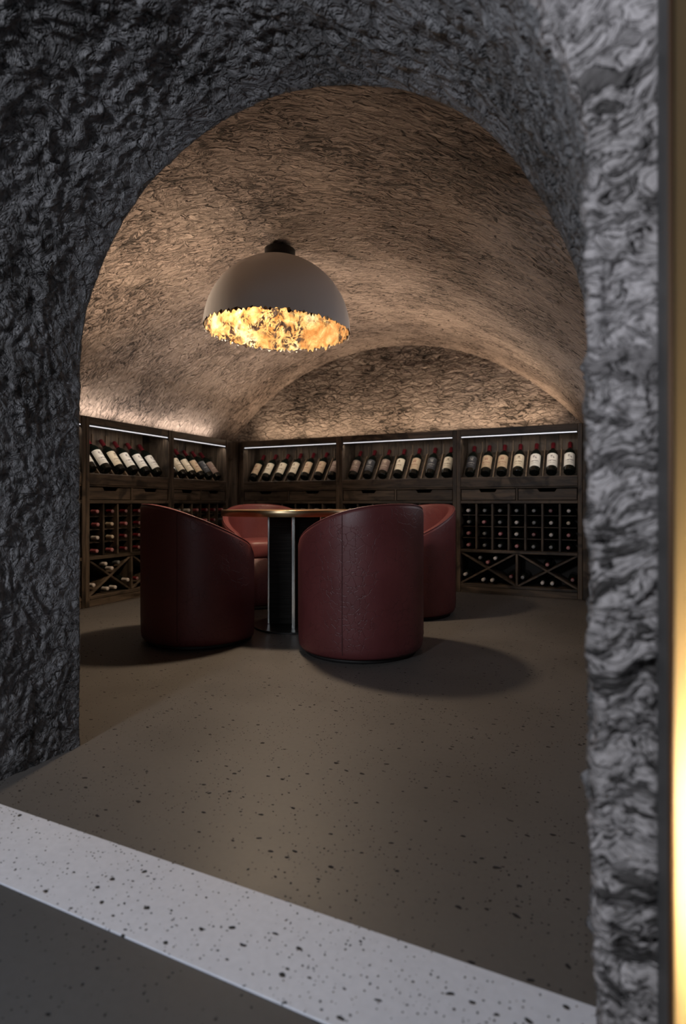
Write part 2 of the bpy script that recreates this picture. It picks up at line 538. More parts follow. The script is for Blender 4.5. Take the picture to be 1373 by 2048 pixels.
xs = np.linspace(XL - 0.1, XR + 0.1, 330)
zz = np.r_[np.linspace(-0.02, 1.2, 6), np.linspace(1.25, 2.5, 120)]
X, Z = np.meshgrid(xs, zz, indexing='ij')
P = np.stack([X, np.full_like(X, YB), Z], -1)
H = 0.9 * rock_height(X, Z, 9, 1.0, 2.0)
P[..., 1] += H
tag(link('wall_back', grid_mesh('wall_back', P, X, Z), M['rock_back']), 'rubble stone end wall under the vault', 'wall', None, 'structure')
for nm, xw, lab in (('wall_left', XL, 'rock side wall behind the left cabinets'), ('wall_right', XR, 'rock side wall at the right of the cellar room')):
    yv = np.linspace(1.30, YB + 0.05, 120); zv = np.linspace(-0.02, 1.50 if nm == 'wall_left' else 1.34, 50)
    Y_, Z_ = np.meshgrid(yv, zv, indexing='ij')
    P = np.stack([np.full_like(Y_, xw), Y_, Z_], -1)
    P[..., 0] += 0.5 * rock_height(Y_, Z_, 13, 1, 1.5) * (1 if nm == 'wall_left' else -1)
    if nm == 'wall_right':
        P[..., 0] += (XR - xc) * 0.19 * np.clip((YB - Y_) / (YB - 1.325), 0, 1)
    tag(link(nm, grid_mesh(nm, P, Y_, Z_), M['rock_back']), lab, 'wall', None, 'structure')


# ------------------------------------------------------------------ wine bottles
RB, LB = 0.038, 0.305
bprof = [(0.0, 0.010), (0.026, 0.002), (0.034, 0.0), (RB, 0.005), (RB, 0.185), (0.0358, 0.200), (0.030, 0.215), (0.0205, 0.226),
         (0.0150, 0.238), (0.0136, 0.262), (0.0136, LB - 0.004), (0.012, LB - 0.002), (0.0, LB - 0.002)]
ME_BODY = lathe_mesh('bottle_glass', bprof, 20)
ME_BODY.materials.append(M['glass'])
CAPCOL = {'red': (0.13, 0.010, 0.015), 'white': (0.55, 0.50, 0.47), 'pink': (0.36, 0.10, 0.11), 'grey': (0.11, 0.115, 0.115),
          'cream': (0.52, 0.42, 0.30), 'black': (0.045, 0.045, 0.05)}
ME_CAP = {}
for k, c in CAPCOL.items():
    me = lathe_mesh('capsule_' + k, [(0.0156, 0.240), (0.0148, 0.256), (0.0146, 0.280), (0.0156, 0.284), (0.0156, 0.294), (0.0146, LB - 0.003), (0.012, LB), (0.0, LB)], 14)
    me.materials.append(plain('capsule_foil_' + k, c, 0.42, 0.0))
    tipc = tuple(min(0.7, x * 0.8 + 0.10) for x in c) if k != 'black' else c
    me.materials.append(plain('capsule_top_' + k, tipc, 0.5, 0.0))
    for f_ in list(me.polygons)[-28:]:
        f_.material_index = 1
    ME_CAP[k] = me


def label_mat(name, paper, ink, seed):
    t = NT(name)
    uv = t.n('ShaderNodeUVMap').outputs[0]
    sep = t.n('ShaderNodeSeparateXYZ', inp={0: uv}).outputs
    mott = t.noise(uv, 3.0, 3)
    base = t.mix(t.rng(mott, 0.3, 0.7, 0, 0.35), paper, tuple(x * 0.7 for x in paper))
    du = t.math('ABSOLUTE', t.math('SUBTRACT', sep[0], 0.5))
    def band(v0, v1, w, ns):
        m = t.math('MULTIPLY', t.math('GREATER_THAN', sep[1], v0), t.math('LESS_THAN', sep[1], v1))
        m = t.math('MULTIPLY', m, t.math('LESS_THAN', du, w))
        nz = t.noise(t.mapping(uv, (ns, ns * 0.35, 1), (seed, seed, 0)), 1.0, 3, 0.7)
        return t.math('MULTIPLY', m, t.rng(nz, 0.46, 0.54, 0, 1))
    m = band(0.60, 0.86, 0.13, 16)
    m = t.math('MAXIMUM', m, band(0.36, 0.46, 0.30, 26))
    m = t.math('MAXIMUM', m, t.math('MULTIPLY', band(0.20, 0.26, 0.24, 34), 0.7))
    edge = t.math('MULTIPLY', t.math('GREATER_THAN', sep[1], 0.90), t.math('LESS_THAN', sep[1], 0.93))
    m = t.math('MAXIMUM', m, t.math('MULTIPLY', edge, 0.35))
    t.set(Base_Color=t.mix(m, base, ink), Roughness=0.75)
    return t.m


LAB = {'cream': label_mat('label_cream', (0.70, 0.60, 0.44), (0.16, 0.10, 0.06), 1.0),
       'white': label_mat('label_white', (0.78, 0.74, 0.66), (0.12, 0.09, 0.08), 4.0),
       'tan': label_mat('label_tan', (0.52, 0.38, 0.24), (0.20, 0.06, 0.04), 7.0),
       'dark': label_mat('label_dark', (0.030, 0.030, 0.034), (0.28, 0.26, 0.24), 9.0),
       'brown': label_mat('label_brown', (0.20, 0.13, 0.10), (0.42, 0.33, 0.24), 12.0)}
ME_LAB = {}
for k, m in LAB.items():
    me = lathe_mesh('label_' + k, [(RB + 0.0006, z) for z in (0.042, 0.083, 0.124, 0.166)], 14, math.radians(-90 - 78), math.radians(-90 + 78), uv=True)
    me.materials.append(m)
    ME_LAB[k] = me


def bottle(Mw, cap, lab, label, group):
    o = link('wine_bottle', ME_BODY, None)
    o.matrix_world = Mw
    tag(o, label, 'bottle', group)
    link('capsule', ME_CAP[cap], None, o)
    if lab:
        link('label', ME_LAB[lab], None, o)
    return o


# ------------------------------------------------------------------ wine cabinets
H_CAB, DEP = 1.477, 0.332
NUM = ['first', 'second', 'third', 'fourth', 'fifth', 'sixth', 'seventh']


def cabinet(loc, rz, Wd, ncol, who, cabinet_label, disp, caps, xcaps, led=1.0, cove=1.0, cove_col=(1.0, 0.74, 0.52), wash=1.0, clen=1.0, ctilt=57, cspread=60, lref='left'):
    root = empty('wine_cabinet', loc, rz)
    tag(root, cabinet_label, 'cabinet', 'dark wooden wine cabinets along the walls')
    MW = Matrix.Translation(Vector(loc)) @ Matrix.Rotation(rz, 4, 'Z')
    p = 0.036
    x0, x1 = p, Wd - p
    for a, b in ((0, p), (Wd - p, Wd)):
        box('side_panel', a + 0.0005, b - 0.0005, 0.0, DEP, 0.0, H_CAB, M['wood_z'], root)
    box('top_board', x0, x1, 0.028, DEP, 1.448, H_CAB, M['wood_x'], root)
    box('top_rail', x0, x1, 0.004, 0.028, 1.418, H_CAB, M['wood_x'], root)
    # LED bar in its channel under the rail
    bar = box('led_bar', x0 + 0.004, x1 - 0.004, 0.012, 0.034, 1.396, 1.4175, M['channel'], root, 0.001)
    box('diffuser', x0 + 0.006, x1 - 0.006, 0.0085, 0.0125, 1.4030, 1.4105, M['led'], bar, 0)
    l = area('led_bar_light', (Wd / 2, 0.022, 1.394), (math.radians(28), 0, 0), Wd - 2 * p - 0.02, 0.012, 0.95 * led * Wd, (1.0, 0.90, 0.80), 160)
    l.parent = root
    # cove strip on top of the cabinet
    ch = box('cove_channel', x0, x1, 0.085, 0.115, H_CAB, H_CAB + 0.006, M['channel'], root, 0.001)
    l = area('cove_light', (Wd * clen / 2 + p, 0.100, H_CAB + 0.014), (math.radians(180 + ctilt), 0, 0), (Wd - 2 * p) * clen, 0.02, 13.0 * cove * Wd, cove_col, cspread)
    l.parent = root
    l = area('cove_wash', (Wd * clen / 2 + p, 0.200, H_CAB + 0.014), (math.radians(180), 0, 0), (Wd - 2 * p) * clen, 0.02, 2.6 * wash * Wd, cove_col)
    l.parent = root
    # display niche
    np_ = 6
    for i in range(np_):
        a = x0 + (x1 - x0) * i / np_; b = x0 + (x1 - x0) * (i + 1) / np_
        box('plank', a + 0.0015, b - 0.0015, 0.316, 0.326, 1.02, 1.447, M['wood_niche'], root, 0.002)
    TILT = math.radians(50)
    ca, sa = math.cos(TILT), math.sin(TILT)
    B0y, B0z, BL = 0.040, 0.972, 0.410
    t = 0.012
    poly_prism('display_board', [(B0y, B0z), (B0y + BL * ca, B0z + BL * sa), (B0y + BL * ca + t * sa, B0z + BL * sa - t * ca), (B0y + t * sa, B0z - t * ca)],
               'x', x0, x1, M['wood_y'], root)
    nd = len(disp)
    cw = (x1 - x0) / nd
    for i in range(1, nd):
        xx = x0 + cw * i
        hgt = 0.034
        s0, s1 = 0.045, BL - 0.02
        e0 = (B0y + s0 * ca, B0z + s0 * sa); e1 = (B0y + s1 * ca, B0z + s1 * sa)
        poly_prism('divider_slat', [e0, e1, (0.3155, e1[1]), (0.3155, 1.390), (0.302, 1.390), (0.302, e1[1] + 0.012), (e1[0] - hgt * sa, e1[1] + hgt * ca), (e0[0] - hgt * sa, e0[1] + hgt * ca)],
                   'x', xx - 0.005, xx + 0.005, M['wood_slat'], root, 0.0015)
    box('front_lip', x0, x1, 0.002, 0.027, 0.950, 1.040, M['wood_x'], root, 0.004)
    box('rail', x0, x1, 0.006, 0.030, 0.937, 0.9495, M['wood_x'], root)
    xm = (x0 + x1) / 2
    # two drawers with a cut hand-hold
    for a, b in ((x0 + 0.006, xm - 0.013), (xm + 0.013, x1 - 0.006)):
        m_ = (a + b) / 2
        zb, zt = 0.836, 0.931
        pts = [(a, zb), (b, zb), (b, zt), (m_ + 0.078, zt), (m_ + 0.062, zt - 0.026), (m_ - 0.062, zt - 0.026), (m_ - 0.078, zt), (a, zt)]
        dr = poly_prism('drawer', pts, 'y', 0.012, 0.028, M['wood_x'], root)
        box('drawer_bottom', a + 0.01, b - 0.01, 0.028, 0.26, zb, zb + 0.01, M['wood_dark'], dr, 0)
    box('stile', xm - 0.008, xm + 0.008, 0.006, 0.030, 0.832, 0.9365, M['wood_z'], root)
    box('rail', x0, x1, 0.002, 0.032, 0.804, 0.8315, M['wood_x'], root)
    # pigeon-hole lattice
    lw = (x1 - x0) / ncol
    z0, z1 = 0.391, 0.803
    for i in range(1, ncol):
        box('divider', x0 + lw * i - 0.009, x0 + lw * i + 0.009, 0.012, 0.28, z0, z1, M['wood_z'], root)
    for r in range(1, 4):
        zz_ = z0 + (z1 - z0) * r / 4
        for i in range(ncol):
            box('shelf_slat', x0 + lw * i + 0.0095, x0 + lw * (i + 1) - 0.0095, 0.050, 0.26, zz_ - 0.004, zz_ + 0.002, M['wood_x'], root, 0.001)
    box('rail', x0, x1, 0.0, 0.28, 0.364, 0.3905, M['wood_x'], root)
    # crossed bins
    bz0, bz1 = 0.082, 0.364
    box('bin_divider', xm - 0.010, xm + 0.010, 0.006, 0.28, bz0, bz1, M['wood_z'], root)
    bins = ((x0, xm - 0.010), (xm + 0.010, x1))
    for a, b in bins:
        ang = math.atan2(bz1 - bz0, b - a)
        L = math.hypot(bz1 - bz0, b - a)
        for sgn in (1, -1):
            th = 0.008
            # board along the diagonal, clipped to the bin
            ex = th / math.sin(ang); ez = th / math.cos(ang)
            if sgn > 0:
                pts = [(a, bz0), (a + ex, bz0), (b, bz1 - ez), (b, bz1), (b - ex, bz1), (a, bz0 + ez)]
            else:
                pts = [(b, bz0), (b, bz0 + ez), (a + ex, bz1), (a, bz1), (a, bz1 - ez), (b - ex, bz0)]
            poly_prism('cross_brace', pts, 'y', 0.010 if sgn > 0 else 0.013, 0.27, M['wood_x'], root, 0.0015)
    box('rail', x0, x1, 0.002, 0.28, 0.056, 0.082, M['wood_x'], root)
    box('plinth', x0, x1, 0.006, 0.06, 0.0, 0.0555, M['wood_x'], root)
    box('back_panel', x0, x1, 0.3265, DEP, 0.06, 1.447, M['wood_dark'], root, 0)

    # bottles on display
    RX = Matrix.Rotation(TILT - math.pi / 2, 4, 'X') @ Matrix.Scale(1.18, 4)
    s = 0.088
    for i, (lab, cap) in enumerate(disp):
        xx = x0 + cw * (i + 0.5)
        r = RB * 1.18 + 0.001
        pos = Vector((xx, B0y + s * ca - r * sa, B0z + s * sa + r * ca))
        twist = Matrix.Rotation(random.uniform(-0.12, 0.12), 4, 'Z')
        col = {'cream': 'cream label', 'white': 'white label', 'tan': 'tan label', 'dark': 'dark label', 'brown': 'brown label'}[lab]
        bottle(MW @ Matrix.Translation(pos) @ RX @ twist, cap, lab,
               f'wine bottle with {col}, {NUM[i]} from {lref} on display shelf of {who}', f'display bottles of {who}')
    # bottles lying neck-out in the lattice
    RL = Matrix.Rotation(math.radians(90), 4, 'X')
    for r in range(4 if caps else 0):
        zz_ = z1 - (z1 - z0) * (r + 1) / 4 + 0.002 if r < 3 else z0
        for i in range(ncol):
            cap = caps[r][i]
            dx = random.uniform(-0.004, 0.004)
            pos = Vector((x0 + lw * (i + 0.5) + dx, 0.040 + LB + random.uniform(-0.006, 0.004) - 0.045, zz_ + RB + 0.0008))
            bottle(MW @ Matrix.Translation(pos) @ RL, cap, None,
                   f'neck-out wine bottle, row {NUM[r]} from top, column {NUM[i]} from {lref}, {who} lattice', f'lattice bottles of {who}')
    # bottles in the crossed bins
    for bi, (a, b) in enumerate(bins if xcaps else ()):
        cxm = (a + b) / 2; czm = (bz0 + bz1) / 2
        ang = math.atan2(bz1 - bz0, b - a)
        k = (RB + 0.010) / math.cos(ang)
        step = (2 * RB + 0.001)
        spots = [('bottom of upper quarter', cxm, czm + k),
                 (f'{lref} side of upper quarter' if lref == 'left' else 'near side of upper quarter', cxm - step * math.cos(ang), czm + k + step * math.sin(ang)),
                 ('right side of upper quarter' if lref == 'left' else 'far side of upper quarter', cxm + step * math.cos(ang), czm + k + step * math.sin(ang)),
                 (f'{"left" if lref == "left" else "near"} quarter', a + RB + 0.002, bz0 + (RB + 0.002) * math.tan(ang) + k),
                 (f'{"right" if lref == "left" else "far"} quarter', b - RB - 0.002, bz0 + (RB + 0.002) * math.tan(ang) + k),
                 (f'{"left" if lref == "left" else "near"} end of lower quarter', cxm - step * 0.515, bz0 + RB + 0.001),
                 (f'{"right" if lref == "left" else "far"} end of lower quarter', cxm + step * 0.515, bz0 + RB + 0.001)]
        for (nm, px, pz), cap in zip(spots, xcaps[bi]):
            if cap is None or pz + RB > bz1 - 0.002:
                continue
            pos = Vector((px, 0.040 + LB - 0.045 + random.uniform(-0.006, 0.004), pz))
            side = ('left' if bi == 0 else 'right') if lref == 'left' else ('near' if bi == 0 else 'far')
            bottle(MW @ Matrix.Translation(pos) @ RL, cap, None,
                   f'neck-out bottle, {nm}, {side} cross bin of {who}', f'cross bin bottles of {who}')
    return root


def grid_caps(rows):
    key = {'r': 'red', 'w': 'white', 'p': 'pink', 'g': 'grey', 'c': 'cream', 'b': 'black'}
    return [[key[ch] for ch in row] for row in rows]


def xc_(s):
    key = {'r': 'red', 'w': 'white', 'p': 'pink', 'g': 'grey', 'c': 'cream', 'b': 'black', '-': None}
    return [key[ch] for ch in s]


YC = 5.075
XCAB = -3.584
# back wall: three cabinets
xb = [-3.548, -2.366, -1.184, -0.128]
cabinet((xb[0], YC, 0), 0, xb[1] - xb[0], 7, 'left back cabinet', 'dark wooden wine cabinet at left end of the back wall',
        [('tan', 'red'), ('cream', 'red'), ('cream', 'red'), ('cream', 'red'), ('tan', 'red'), ('tan', 'red'), ('brown', 'red')],
        grid_caps(['gwgrgwg', 'rgwgpgw', 'wpgrgwg', 'grwgwpg']), [xc_('pgwwrww'), xc_('rgwgrww')], 1.0, 0.18, wash=1.45, ctilt=66, cspread=90)
cabinet((xb[1], YC, 0), 0, xb[2] - xb[1], 7, 'middle back cabinet', 'dark wooden wine cabinet in the middle of the back wall',
        [('brown', 'red'), ('dark', 'red'), ('brown', 'red'), ('cream', 'red'), ('tan', 'red'), ('dark', 'red'), ('cream', 'red')],
        grid_caps(['wgpgwgr', 'grgwgpw', 'pwgrgwg', 'gwrgpgw']), [xc_('wgprgww'), xc_('pwgwrww')], 1.0, 0.46, wash=1.5, ctilt=66, cspread=90)
cabinet((xb[2], YC, 0), 0, xb[3] - xb[2], 7, 'right back cabinet', 'dark wooden wine cabinet at right end of the back wall',
        [('dark', 'red'), ('tan', 'red'), ('tan', 'red'), ('cream', 'red'), ('white', 'red'), ('white', 'red'), ('white', 'red')],
        grid_caps(['wggggrw', 'gpgwgwc', 'pgpwrwp', 'pggpggp']), [xc_('pgwwrww'), xc_('p--grww')], 1.0, 0.20, wash=1.4, clen=0.72, ctilt=66, cspread=90)
# left wall: two in view, and the one next to them towards the doorway
LC = (1.0, 0.86, 0.75)
yl = [2.14, 3.086, 4.033, 4.902]
R90 = math.radians(90)
cabinet((XCAB, yl[1], 0), R90, yl[2] - yl[1], 6, 'nearer left cabinet', 'dark wooden wine cabinet on the left wall, nearest the passage',
        [('white', 'red'), ('white', 'red'), ('cream', 'red'), ('white', 'red'), ('white', 'red'), ('white', 'red')],
        grid_caps(['prrrgr', 'pcprrw', 'wcrrpr', 'pprrrw']), [xc_('wwgwwww'), xc_('pgwrrwc')], 1.3, 0.24, LC, cspread=72, wash=0.9, lref='near end')
cabinet((XCAB, yl[2], 0), R90, yl[3] - yl[2], 6, 'farther left cabinet', 'dark wooden wine cabinet on the left wall beside the corner',
        [('white', 'red'), ('cream', 'red'), ('cream', 'red'), ('tan', 'red'), ('dark', 'red'), ('brown', 'red')],
        grid_caps(['gwprrp', 'rgwprg', 'wrgprw', 'grwgpr']), [xc_('wwgwwww'), xc_('pgwrrwc')], 1.1, 0.20, LC, cspread=72, wash=0.85, lref='near end')
cabinet((XCAB, yl[0], 0), R90, yl[1] - yl[0], 6, 'hidden left cabinet', 'dark wooden wine cabinet on the left wall, mostly hidden by the passage wall',
        [('white', 'red'), ('cream', 'red'), ('white', 'red'), ('tan', 'red'), ('white', 'red'), ('cream', 'red')],
        None, None, 1.0, 0.46, (1.0, 0.76, 0.55), lref='near end')
# corner fillers
def filler(name, x0, x1, y0, y1, lab):
    o = box(name, x0, x1, y0, y1, 0.0, H_CAB, M['wood_z'], None, 0.004)
    tag(o, lab, 'corner post')
filler('corner_post', XCAB - 0.30, XCAB - 0.004, yl[3] + 0.001, YC + 0.05, 'dark wooden corner post ending the left wall cabinets')
filler('corner_post', XCAB - 0.003, xb[0] - 0.001, YC + 0.001, YC + 0.30, 'dark wooden corner post ending the back wall cabinets')
filler('end_post', xb[3] + 0.001, -0.02, YC + 0.001, YC + 0.30, 'dark wooden end post of the right back cabinet')


# ------------------------------------------------------------------ tub chairs
def chair_meshes():
    R, T, Hb, Hf = 0.345, 0.052, 0.800, 0.560
    amax_ = math.radians(134)
    n = 72
    ph = np.linspace(-amax_, amax_, n)
    def rim(phi):
        # back at phi = 0 (axis -y); forward coordinate from -1 (back) to +1
        a = -math.cos(phi)
        q = (a + 1) / (1 - math.cos(amax_))
        z = Hb - (Hb - Hf) * (q ** 1.25)
        e = max(0.0, (abs(phi) - amax_ + 0.22) / 0.22)
        return z - 0.045 * e * e
    def plan(phi, r):
        # slightly squared tub: flatter sides
        return (r * math.sin(phi) * 1.0, -r * math.cos(phi))
    def ring(phi):
        h = rim(phi)
        pts = []
        for r, z in [(R - 0.035, 0.022), (R - 0.016, 0.026), (R - 0.006, 0.040), (R - 0.002, 0.07), (R, 0.16), (R, 0.30), (R, h - 0.10), (R, h - 0.022), (R - 0.003, h - 0.010),
                     (R - 0.010, h - 0.003), (R - 0.020, h)]:
            pts.append((*plan(phi, r), z))
        return pts
    def ring_in(phi):
        h = rim(phi)
        out = []
        for r, z in [(R - 0.020, h), (R - T + 0.012, h), (R - T + 0.004, h - 0.004), (R - T, h - 0.014), (R - T, h - 0.08), (R - T, 0.40)]:
            out.append((*plan(phi, r), z))
        return out
    Po = np.array([ring(p) for p in ph]); Pi = np.array([ring_in(p) for p in ph])
    outer = grid_mesh('outer_shell', Po, flip=False)
    inner = grid_mesh('inner_shell', Pi, flip=False)
    # arm fronts: close both ends
    ends = []
    for phi in (ph[0], ph[-1]):
        o = ring(phi); i = ring_in(phi)[1:]
        loop = o + i + [(*plan(phi, R - T), 0.022)]
        me = bpy.data.meshes.new('arm_front')
        me.from_pydata(loop, [], [list(range(len(loop)))])
        me.update()
        ends.append(me)
    # seat drum: fills between the arms
    m = 48
    r2 = R - T - 0.002
    # front of the drum is a shallow arc between the arm ends
    drum_pts = []
    for i in range(m):
        a = 2 * math.pi * i / m
        x, y = r2 * math.sin(a), -r2 * math.cos(a)
        ym = R * 0.72
        drum_pts.append((x, min(y, ym)))
    def stack(levels):
        vs, fs = [], []
        for sc, z in levels:
            for x, y in drum_pts:
                vs.append((x * sc, y * sc, z))
        for j in range(len(levels) - 1):
            for i in range(m):
                i2 = (i + 1) % m
                fs.append((j * m + i, j * m + i2, (j + 1) * m + i2, (j + 1) * m + i))
        fs.append(tuple(range(m))[::-1])
        fs.append(tuple((len(levels) - 1) * m + i for i in range(m)))
        me = bpy.data.meshes.new('drum')
        me.from_pydata(vs, [], fs)
        me.polygons.foreach_set('use_smooth', [True] * len(me.polygons))
        me.update()
        return me
    drum = stack([(0.97, 0.022), (0.99, 0.03), (0.995, 0.06), (0.995, 0.385)])
    cush = stack([(0.97, 0.386), (0.992, 0.40), (0.998, 0.425), (0.998, 0.475), (0.985, 0.495), (0.955, 0.508), (0.90, 0.515), (0.6, 0.522), (0.2, 0.524)])
    base = stack([(1.05, 0.0), (1.05, 0.0215)])
    # stitched seams on the back quarters
    seams = []
    for phi in (math.radians(-52), math.radians(52)):
        h = rim(phi)
        bm = bmesh.new()
        zs = np.linspace(0.05, h - 0.004, 40)
        k = 6
        prev = None
        for j, z in enumerate(zs):
            rr = R + 0.0005 - (0.008 if z > h - 0.012 else 0)
            if z < 0.07: rr -= 0.003
            c = Vector((*plan(phi, rr), z))
            er = Vector((math.sin(phi), -math.cos(phi), 0)); et = Vector((math.cos(phi), math.sin(phi), 0))
            cur = [bm.verts.new(c + er * 0.0016 * math.cos(2 * math.pi * i / k) + et * 0.0026 * math.sin(2 * math.pi * i / k)) for i in range(k)]
            if prev:
                for i in range(k):
                    bm.faces.new((prev[i], prev[(i + 1) % k], cur[(i + 1) % k], cur[i]))
            prev = cur
        me = bpy.data.meshes.new('seam')
        bm.to_mesh(me); bm.free()
        seams.append(me)
    # rim piping
    bm = bmesh.new(); prev = None; k = 8
    for p_ in ph:
        c = Vector((*plan(p_, R - 0.008), rim(p_) - 0.003))
        er = Vector((math.sin(p_), -math.cos(p_), 0)); ez = Vector((0, 0, 1))
        cur = [bm.verts.new(c + er * 0.0045 * math.cos(2 * math.pi * i / k) + ez * 0.0045 * math.sin(2 * math.pi * i / k)) for i in range(k)]
        if prev:
            for i in range(k):
                bm.faces.new((prev[i], prev[(i + 1) % k], cur[(i + 1) % k], cur[i]))
        prev = cur
    pipe = bpy.data.meshes.new('rim_piping'); bm.to_mesh(pipe); bm.free()
    pipe.polygons.foreach_set('use_smooth', [True] * len(pipe.polygons))
    for me in (outer, inner, drum, cush, pipe, *ends):
        me.materials.append(M['leather'])
    base.materials.append(M['base'])
    for me in seams:
        me.materials.append(M['thread'])
    return outer, inner, ends, drum, cush, base, seams, pipe


CH = chair_meshes()


def chair(x, y, target, label, dang=0.0):
    d = Vector((target[0] - x, target[1] - y))
    rz = math.atan2(d.y, d.x) - math.pi / 2 + math.radians(dang)      # local +y faces the table
    r = empty('tub_chair', (x, y, 0), rz)
    tag(r, label, 'chair', 'burgundy leather tub chairs round the table')
    outer, inner, ends, drum, cush, base, seams, pipe = CH
    sh = link('outer_shell', outer, None, r)
    for s_ in seams:
        link('seam', s_, None, sh)
    link('inner_shell', inner, None, r)
    link('rim_piping', pipe, None, r)
    for e in ends:
        link('arm_front', e, None, r)
    link('seat_base', drum, None, r)
    link('seat_cushion', cush, None, r)
    link('plinth', base, None, r)
    return r


TX, TY = -1.830, 3.230
chair(-2.1715, 2.7005, (TX, TY), 'burgundy leather tub chair at left front, its back to the passage', -2)
chair(-1.202, 2.859, (TX, TY), 'large burgundy tub chair at front right, nearest the doorway', 0)
chair(-1.283, 3.955, (TX, TY), 'burgundy tub chair half hidden behind the front right chair', 10)
chair(-2.45, 3.85, (TX, TY), 'burgundy tub chair behind the table, facing the doorway', 0)

# ------------------------------------------------------------------ round table
tb = empty('round_table', (TX, TY, 0), 0)
tag(tb, 'round dark table with brass rim and crossed panel base', 'table')
RT = 0.475
me = lathe_mesh('table_top', [(0.0, 0.724), (RT - 0.012, 0.724), (RT - 0.010, 0.7250), (RT - 0.010, 0.7605), (RT - 0.012, 0.762), (0.0, 0.762)], 96, smooth=False)
topmat = NT('table_walnut')
tcn = topmat.n('ShaderNodeTexCoord').outputs['Object']
gg = topmat.noise(topmat.mapping(tcn, (3, 30, 3)), 1.0, 5, 0.6, 0.5)
topmat.set(Base_Color=topmat.mix(topmat.rng(gg, 0.35, 0.65), (0.10, 0.055, 0.03), (0.22, 0.13, 0.075)), Roughness=0.3)
tt = link('table_top', me, topmat.m, tb)
me = lathe_mesh('rim_band', [(RT - 0.0098, 0.7235), (RT - 0.001, 0.7235), (RT, 0.7245), (RT, 0.7600), (RT - 0.0015, 0.7628), (RT - 0.0098, 0.7628)], 96)
link('rim_band', me, M['brass'], tb)
TH = YAW + math.radians(2)
panel = NT('table_base_lacquer')
tcn = panel.n('ShaderNodeTexCoord').outputs['Object']
gg = panel.noise(panel.mapping(tcn, (4, 4, 160)), 1.0, 3, 0.6)
panel.set(Base_Color=panel.mix(panel.rng(gg, 0.35, 0.65), (0.016, 0.014, 0.012), (0.040, 0.037, 0.032)), Roughness=0.6, Specular_IOR_Level=0.15)
AL, AT = 0.165, 0.0095
for k in range(4):
    a = TH + k * math.pi / 2
    o = box('base_panel', AT, AL, -AT, AT, 0.012, 0.723, panel.m, tb, 0.001)
    o.rotation_euler = (0, 0, a)
    e = box('edge_strip', AL, AL + 0.012, -AT - 0.001, AT + 0.001, 0.012, 0.7235, M['steel'], o, 0.002)
box('core', -AT, AT, -AT, AT, 0.012, 0.723, panel.m, tb, 0).rotation_euler = (0, 0, TH)
me = lathe_mesh('base_plate', [(0.0, 0.0), (0.268, 0.0), (0.27, 0.002), (0.27, 0.010), (0.267, 0.012), (0.0, 0.012)], 64, smooth=False)
link('base_plate', me, plain('base_plate_black', (0.035, 0.034, 0.033), 0.35, 0.6), tb)

# ------------------------------------------------------------------ dome lamp
LX, LY, LZ, LR = -1.835, 3.02, 1.880, 0.455
lamp = empty('dome_lamp', (LX, LY, LZ), 0)
lamp.rotation_euler = (0, math.radians(2.2), 0)
tag(lamp, 'large grey dome ceiling lamp lined with torn gold leaf', 'lamp')
NA = 288
rng_ = np.random.RandomState(3)


def dome(name, r, jag, seed, crinkle):
    th_ = np.r_[np.linspace(0.0, 1.35, 40), np.linspace(1.38, math.pi / 2, 8)]
    ph_ = np.linspace(0, 2 * np.pi, NA + 1)
    A, Tt = np.meshgrid(ph_, th_, indexing='ij')
    rr = np.full_like(A, r)
    ca_, sa_ = np.cos(A), np.sin(A)
    if crinkle:
        # flaked leaf: periodic relief
        n = fbm(ca_ * 6 + 9, sa_ * 6 + Tt * 7, seed, 4, 0.6) + fbm(ca_ * 14, sa_ * 14 + Tt * 17, seed + 3, 2, 0.6)
        rr = rr - 0.010 * np.abs(n) - 0.002
    Px = rr * np.sin(Tt) * ca_; Py = rr * np.sin(Tt) * sa_; Pz = rr * np.cos(Tt)
    # torn rim
    n1 = fbm(np.cos(ph_) * 16, np.sin(ph_) * 16, seed + 20, 3, 0.7)
    spike = rng_.rand(NA + 1) ** 3
    spike[-1] = spike[0]
    drop = jag * (0.9 * n1 + 0.9 * spike - 0.25)
    w = np.clip((Tt - 1.35) / (math.pi / 2 - 1.35), 0, 1) ** 1.5
    Pz = Pz - w * drop[:, None]
    return grid_mesh(name, np.stack([Px, Py, Pz], -1), A, Tt, flip=False), Px


me, _ = dome('dome_shell', LR, 0.020, 40, False)
dm = NT('dome_grey_paint')
dm.set(Base_Color=(0.80, 0.80, 0.81, 1), Roughness=0.55)
link('dome_shell', me, dm.m, lamp)
me, _ = dome('gold_leaf_lining', LR - 0.006, 0.030, 60, True)
gl = NT('torn_gold_leaf')
uvn = gl.n('ShaderNodeTexCoord').outputs['Object']
w1 = gl.noise(uvn, 7.0, 5, 0.68, 1.0)
w2_ = gl.noise(gl.mapping(uvn, (1, 1, 1), (4, 2, 7)), 15.0, 4, 0.7, 2.0)
colr = gl.mix(gl.rng(w1, 0.42, 0.58), (0.62, 0.30, 0.09), (0.82, 0.60, 0.28))
colr = gl.mix(gl.rng(w1, 0.56, 0.66), colr, (0.90, 0.80, 0.56))
tear = gl.math('MULTIPLY', gl.rng(w2_, 0.47, 0.53, 0, 1, True), gl.rng(gl.noise(gl.mapping(uvn, (1, 1, 1), (1.3, 5.1, 2.2)), 4.2, 3), 0.46, 0.53, 0, 1))
colr = gl.mix(tear, colr, (0.030, 0.010, 0.005))
gl.set(Base_Color=colr, Roughness=0.5, Metallic=0.25, Normal=gl.bump(w2_, 0.6, 0.01))
link('gold_leaf_lining', me, gl.m, lamp)
me = lathe_mesh('ceiling_mount', [(0.0, LR - 0.004), (0.092, LR - 0.006), (0.096, LR - 0.002), (0.096, LR + 0.052), (0.090, LR + 0.056), (0.0, LR + 0.056)], 40)
